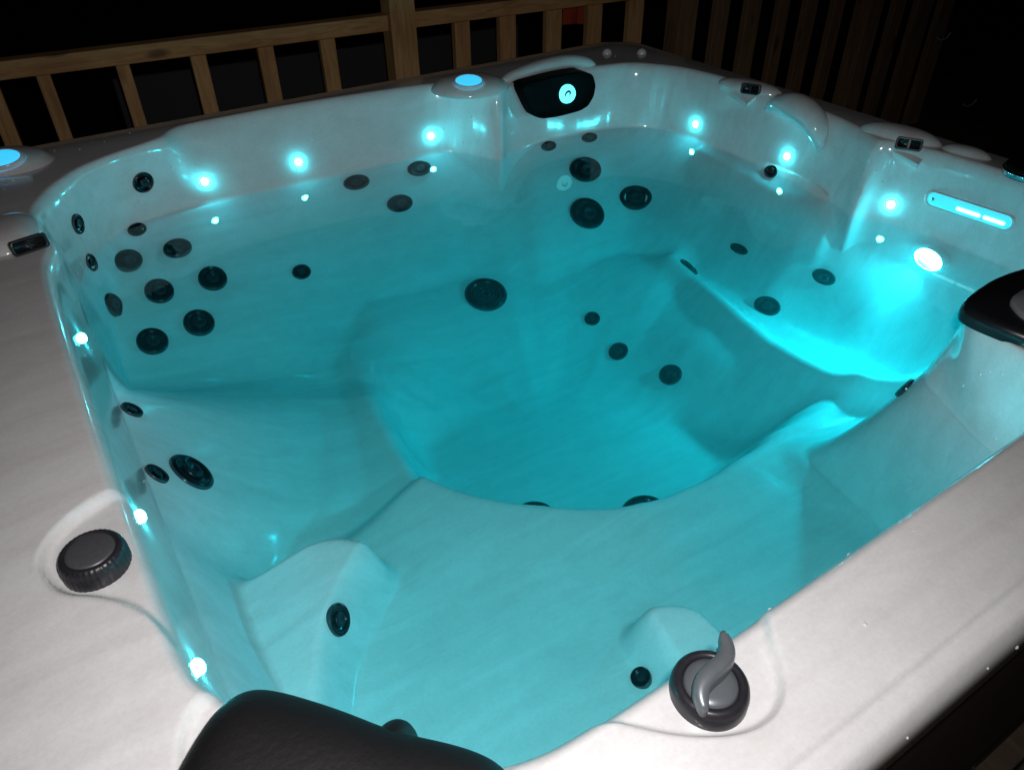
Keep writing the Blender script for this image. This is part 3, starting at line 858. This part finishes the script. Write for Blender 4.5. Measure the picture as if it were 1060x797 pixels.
def water():
    st = 4; r = (RW + .006)[::st]; th = TH[::st]; n = len(r)
    V = [(r[k] * math.cos(th[k]), r[k] * math.sin(th[k]), 0) for k in range(n)] + [(r[k] * math.cos(th[k]), r[k] * math.sin(th[k]), -.56) for k in range(n)]
    F = [tuple(range(n)), tuple(range(2 * n - 1, n - 1, -1))] + [(k, n + k, n + (k + 1) % n, (k + 1) % n) for k in range(n)]
    o = mesh_obj('water', V, F, water_material(), None, smooth=False)
    tag(o, kind='structure')
water()

# ------------------------------------------------------------------ deck, yard, railing
def ground():
    bm = bmesh.new(); bmesh.ops.create_grid(bm, x_segments=4, y_segments=4, size=300)
    bmesh.ops.translate(bm, verts=bm.verts[:], vec=(0, 0, -.45))
    tag(bm_obj('ground', bm, M_YARD, lift=False), kind='structure')
    bm = bmesh.new(); y = -3.4
    while y < 1.95:
        vs = box(bm, (-3.5, y, -.04), (6.5, min(y + .137, 1.95), 0)); y += .143
    tag(bm_obj('deck', bm, M_DECK, smooth=False, lift=False, bevel=.003, seg=1), kind='structure')
ground()

R0, R1 = Vector((-.763, 1.765, 0)), Vector((1.34, 1.58, 0))
RD = (R1 - R0) / (R1.x - R0.x)                    # per metre of x
def on_rail(x, off=0.0):
    d = RD.normalized(); n = Vector((-d.y, d.x, 0))
    return R0 + RD * (x - R0.x) + n * off
RANG = math.atan2(RD.y, RD.x)
def upright(x, w, d, z0, z1, off=0.0):
    bm = bmesh.new(); p = on_rail(x, off)
    M = Matrix.Translation(p) @ Matrix.Rotation(RANG, 4, 'Z')
    box(bm, (-w / 2, -d / 2, z0), (w / 2, d / 2, z1), M)
    return bm
RZ = .197
rail = empty('deck_railing', (0, 0, 0))
tag(rail, 'weathered wooden deck railing with square balusters behind the hot tub', 'railing')
def rail_part(name, bm, dim=False): return bm_obj(name, bm, M_WOODX if name.endswith('rail') else M_WOODDIM if dim else M_WOOD, rail, smooth=False, bevel=.004, seg=2)  # far uprights take the copy darkened for flash falloff
def length_beam(x0, x1, z0, z1, d, off):
    bm = bmesh.new(); a, b = on_rail(x0, off), on_rail(x1, off)
    M = Matrix.Translation((a + b) / 2) @ Matrix.Rotation(RANG, 4, 'Z'); L = (b - a).length
    box(bm, (-L / 2, -d / 2, z0), (L / 2, d / 2, z1), M)
    return bm
POSTS = [-1.05, .452, 1.80, 3.02]
BAL = [(-0.928,0.051), (-0.771,0.043), (-0.530,0.044), (-0.285,0.054), (-0.051,0.057), (0.178,0.058), (0.728,0.067), (0.933,0.075), (1.153,0.075), (1.357,0.074), (1.574,0.078), (2.069,0.082), (2.264,0.092), (2.460,0.071), (2.647,0.081), (2.843,0.077), (3.308,0.085), (3.511,0.129), (3.704,0.109)]
for a, b in zip(POSTS[:-1], POSTS[1:]):
    rail_part('top_rail', length_beam(a + .052, b - .052, RZ, RZ + .055, .060, 0))
    rail_part('bottom_rail', length_beam(a + .052, b - .052, -.62, -.53, .040, 0))
rail_part('top_rail', length_beam(-2.6, POSTS[0] - .052, RZ, RZ + .055, .060, 0))
for x in POSTS:
    bm = upright(x, .100, .100, -ZW - .02, .42)
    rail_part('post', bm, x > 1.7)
for x, w in BAL:
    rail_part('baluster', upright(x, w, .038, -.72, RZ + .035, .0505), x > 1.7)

# dark screen boards standing behind the railing
scr = empty('privacy_screen', tuple(on_rail(.6, .5)))
tag(scr, 'dark grey board screen standing in shadow behind the railing', 'screen')
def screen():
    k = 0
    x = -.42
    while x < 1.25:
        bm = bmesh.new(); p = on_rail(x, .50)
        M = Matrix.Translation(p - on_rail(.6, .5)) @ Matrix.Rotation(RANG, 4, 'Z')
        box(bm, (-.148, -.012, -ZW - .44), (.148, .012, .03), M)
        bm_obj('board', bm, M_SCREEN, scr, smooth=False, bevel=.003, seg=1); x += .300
screen()

# red towel over the railing
def towel():
    V, F = [], []; nx, nz = 18, 24
    for j in range(nz + 1):
        for i in range(nx + 1):
            s = i / nx; t = j / nz
            x = 1.245 + .17 * s
            off = .115 + .010 * math.sin(s * 14 + t * 2) * t + .004 * math.sin(s * 31)
            p = on_rail(x, off)
            V.append((p.x, p.y, RZ + .07 - .17 * t + .004 * math.sin(s * 9)))
    m = nx + 1
    for j in range(nz):
        for i in range(nx): F.append((j * m + i, j * m + i + 1, (j + 1) * m + i + 1, (j + 1) * m + i))
    o = mesh_obj('towel', V, F, M_TOWEL)
    s = o.modifiers.new('thick', 'SOLIDIFY'); s.thickness = .006
    tag(o, 'dark red cloth hanging behind the railing between two balusters', 'towel')
towel()

# bare wire hooks on the fence at the right
def hook(x, z, r, label):
    c = on_rail(x, -.06); c.z = z
    pts = []
    for k in range(21):
        a = math.radians(215 + 125 * k / 20)
        d = RD.normalized() * math.cos(a)
        pts.append(c + d * r + Vector((0, 0, r * .8 * math.sin(a))))
    o = mesh_obj('wire_hook', *tube(pts, .0028, 8), M_WIRE)
    tag(o, label, 'wire hook', 'bare wires on the dark fence')
HOOKS = [(3.61, -.155, .062, 'thin curved wire catching light, upper one on the dark right fence'), (4.06, -.585, .066, 'thin curved wire catching light, lower one by the dark fence end')]
for x, z, r, lab in HOOKS: hook(x, z, r, lab)

# ------------------------------------------------------------------ camera, light, world
P = (-0.8871, -1.2071, 0.8764, 1.0030, 0.6520, -0.0117, 789.996)
cam = bpy.data.cameras.new('camera'); co = bpy.data.objects.new('camera', cam); COL.objects.link(co)
yaw, pit, rol = P[3:6]
f = Vector((math.cos(pit) * math.cos(yaw), math.cos(pit) * math.sin(yaw), -math.sin(pit)))
r = f.cross(Vector((0, 0, 1))).normalized(); u = r.cross(f)
r2 = math.cos(rol) * r + math.sin(rol) * u; u2 = -math.sin(rol) * r + math.cos(rol) * u
co.matrix_world = Matrix.Translation((P[0], P[1], P[2] + ZW)) @ Matrix((r2, u2, -f)).transposed().to_4x4()
cam.sensor_width = 36; cam.lens = P[6] / 1060 * 36; cam.clip_start = .02; cam.clip_end = 2000
S.camera = co

fl = bpy.data.lights.new('camera_flash', 'SPOT'); fl.energy = 39; fl.shadow_soft_size = .012; fl.color = (1.0, .96, .945)
fl.spot_size = math.radians(124); fl.spot_blend = 1.0
fo = bpy.data.objects.new('camera_flash', fl); COL.objects.link(fo)
fo.location = Vector(P[:3]) + Vector((0, 0, ZW)) + r2 * .035 + u2 * .045
fo.rotation_euler = (co.matrix_world.to_3x3() @ Matrix.Rotation(math.radians(-10), 3, 'X') @ Matrix.Rotation(math.radians(5), 3, 'Y')).to_euler()

w = bpy.data.worlds.new('World'); S.world = w; w.use_nodes = True
nt = w.node_tree; bg = nt.nodes['Background']
sky = nt.nodes.new('ShaderNodeTexSky'); sky.sky_type = 'NISHITA'; sky.sun_disc = False
sky.sun_elevation = math.radians(-6); sky.sun_rotation = math.radians(200)
nt.links.new(sky.outputs[0], bg.inputs['Color']); bg.inputs['Strength'].default_value = .02

S.view_settings.view_transform = 'Standard'; S.view_settings.look = 'None'; S.view_settings.exposure = 0
S.render.engine = 'CYCLES'
S.cycles.use_denoising = True
S.cycles.max_bounces = 10; S.cycles.diffuse_bounces = 7; S.cycles.glossy_bounces = 4; S.cycles.transparent_max_bounces = 16; S.cycles.volume_bounces = 1
S.cycles.sample_clamp_indirect = 6
S.cycles.caustics_reflective = False; S.cycles.caustics_refractive = False
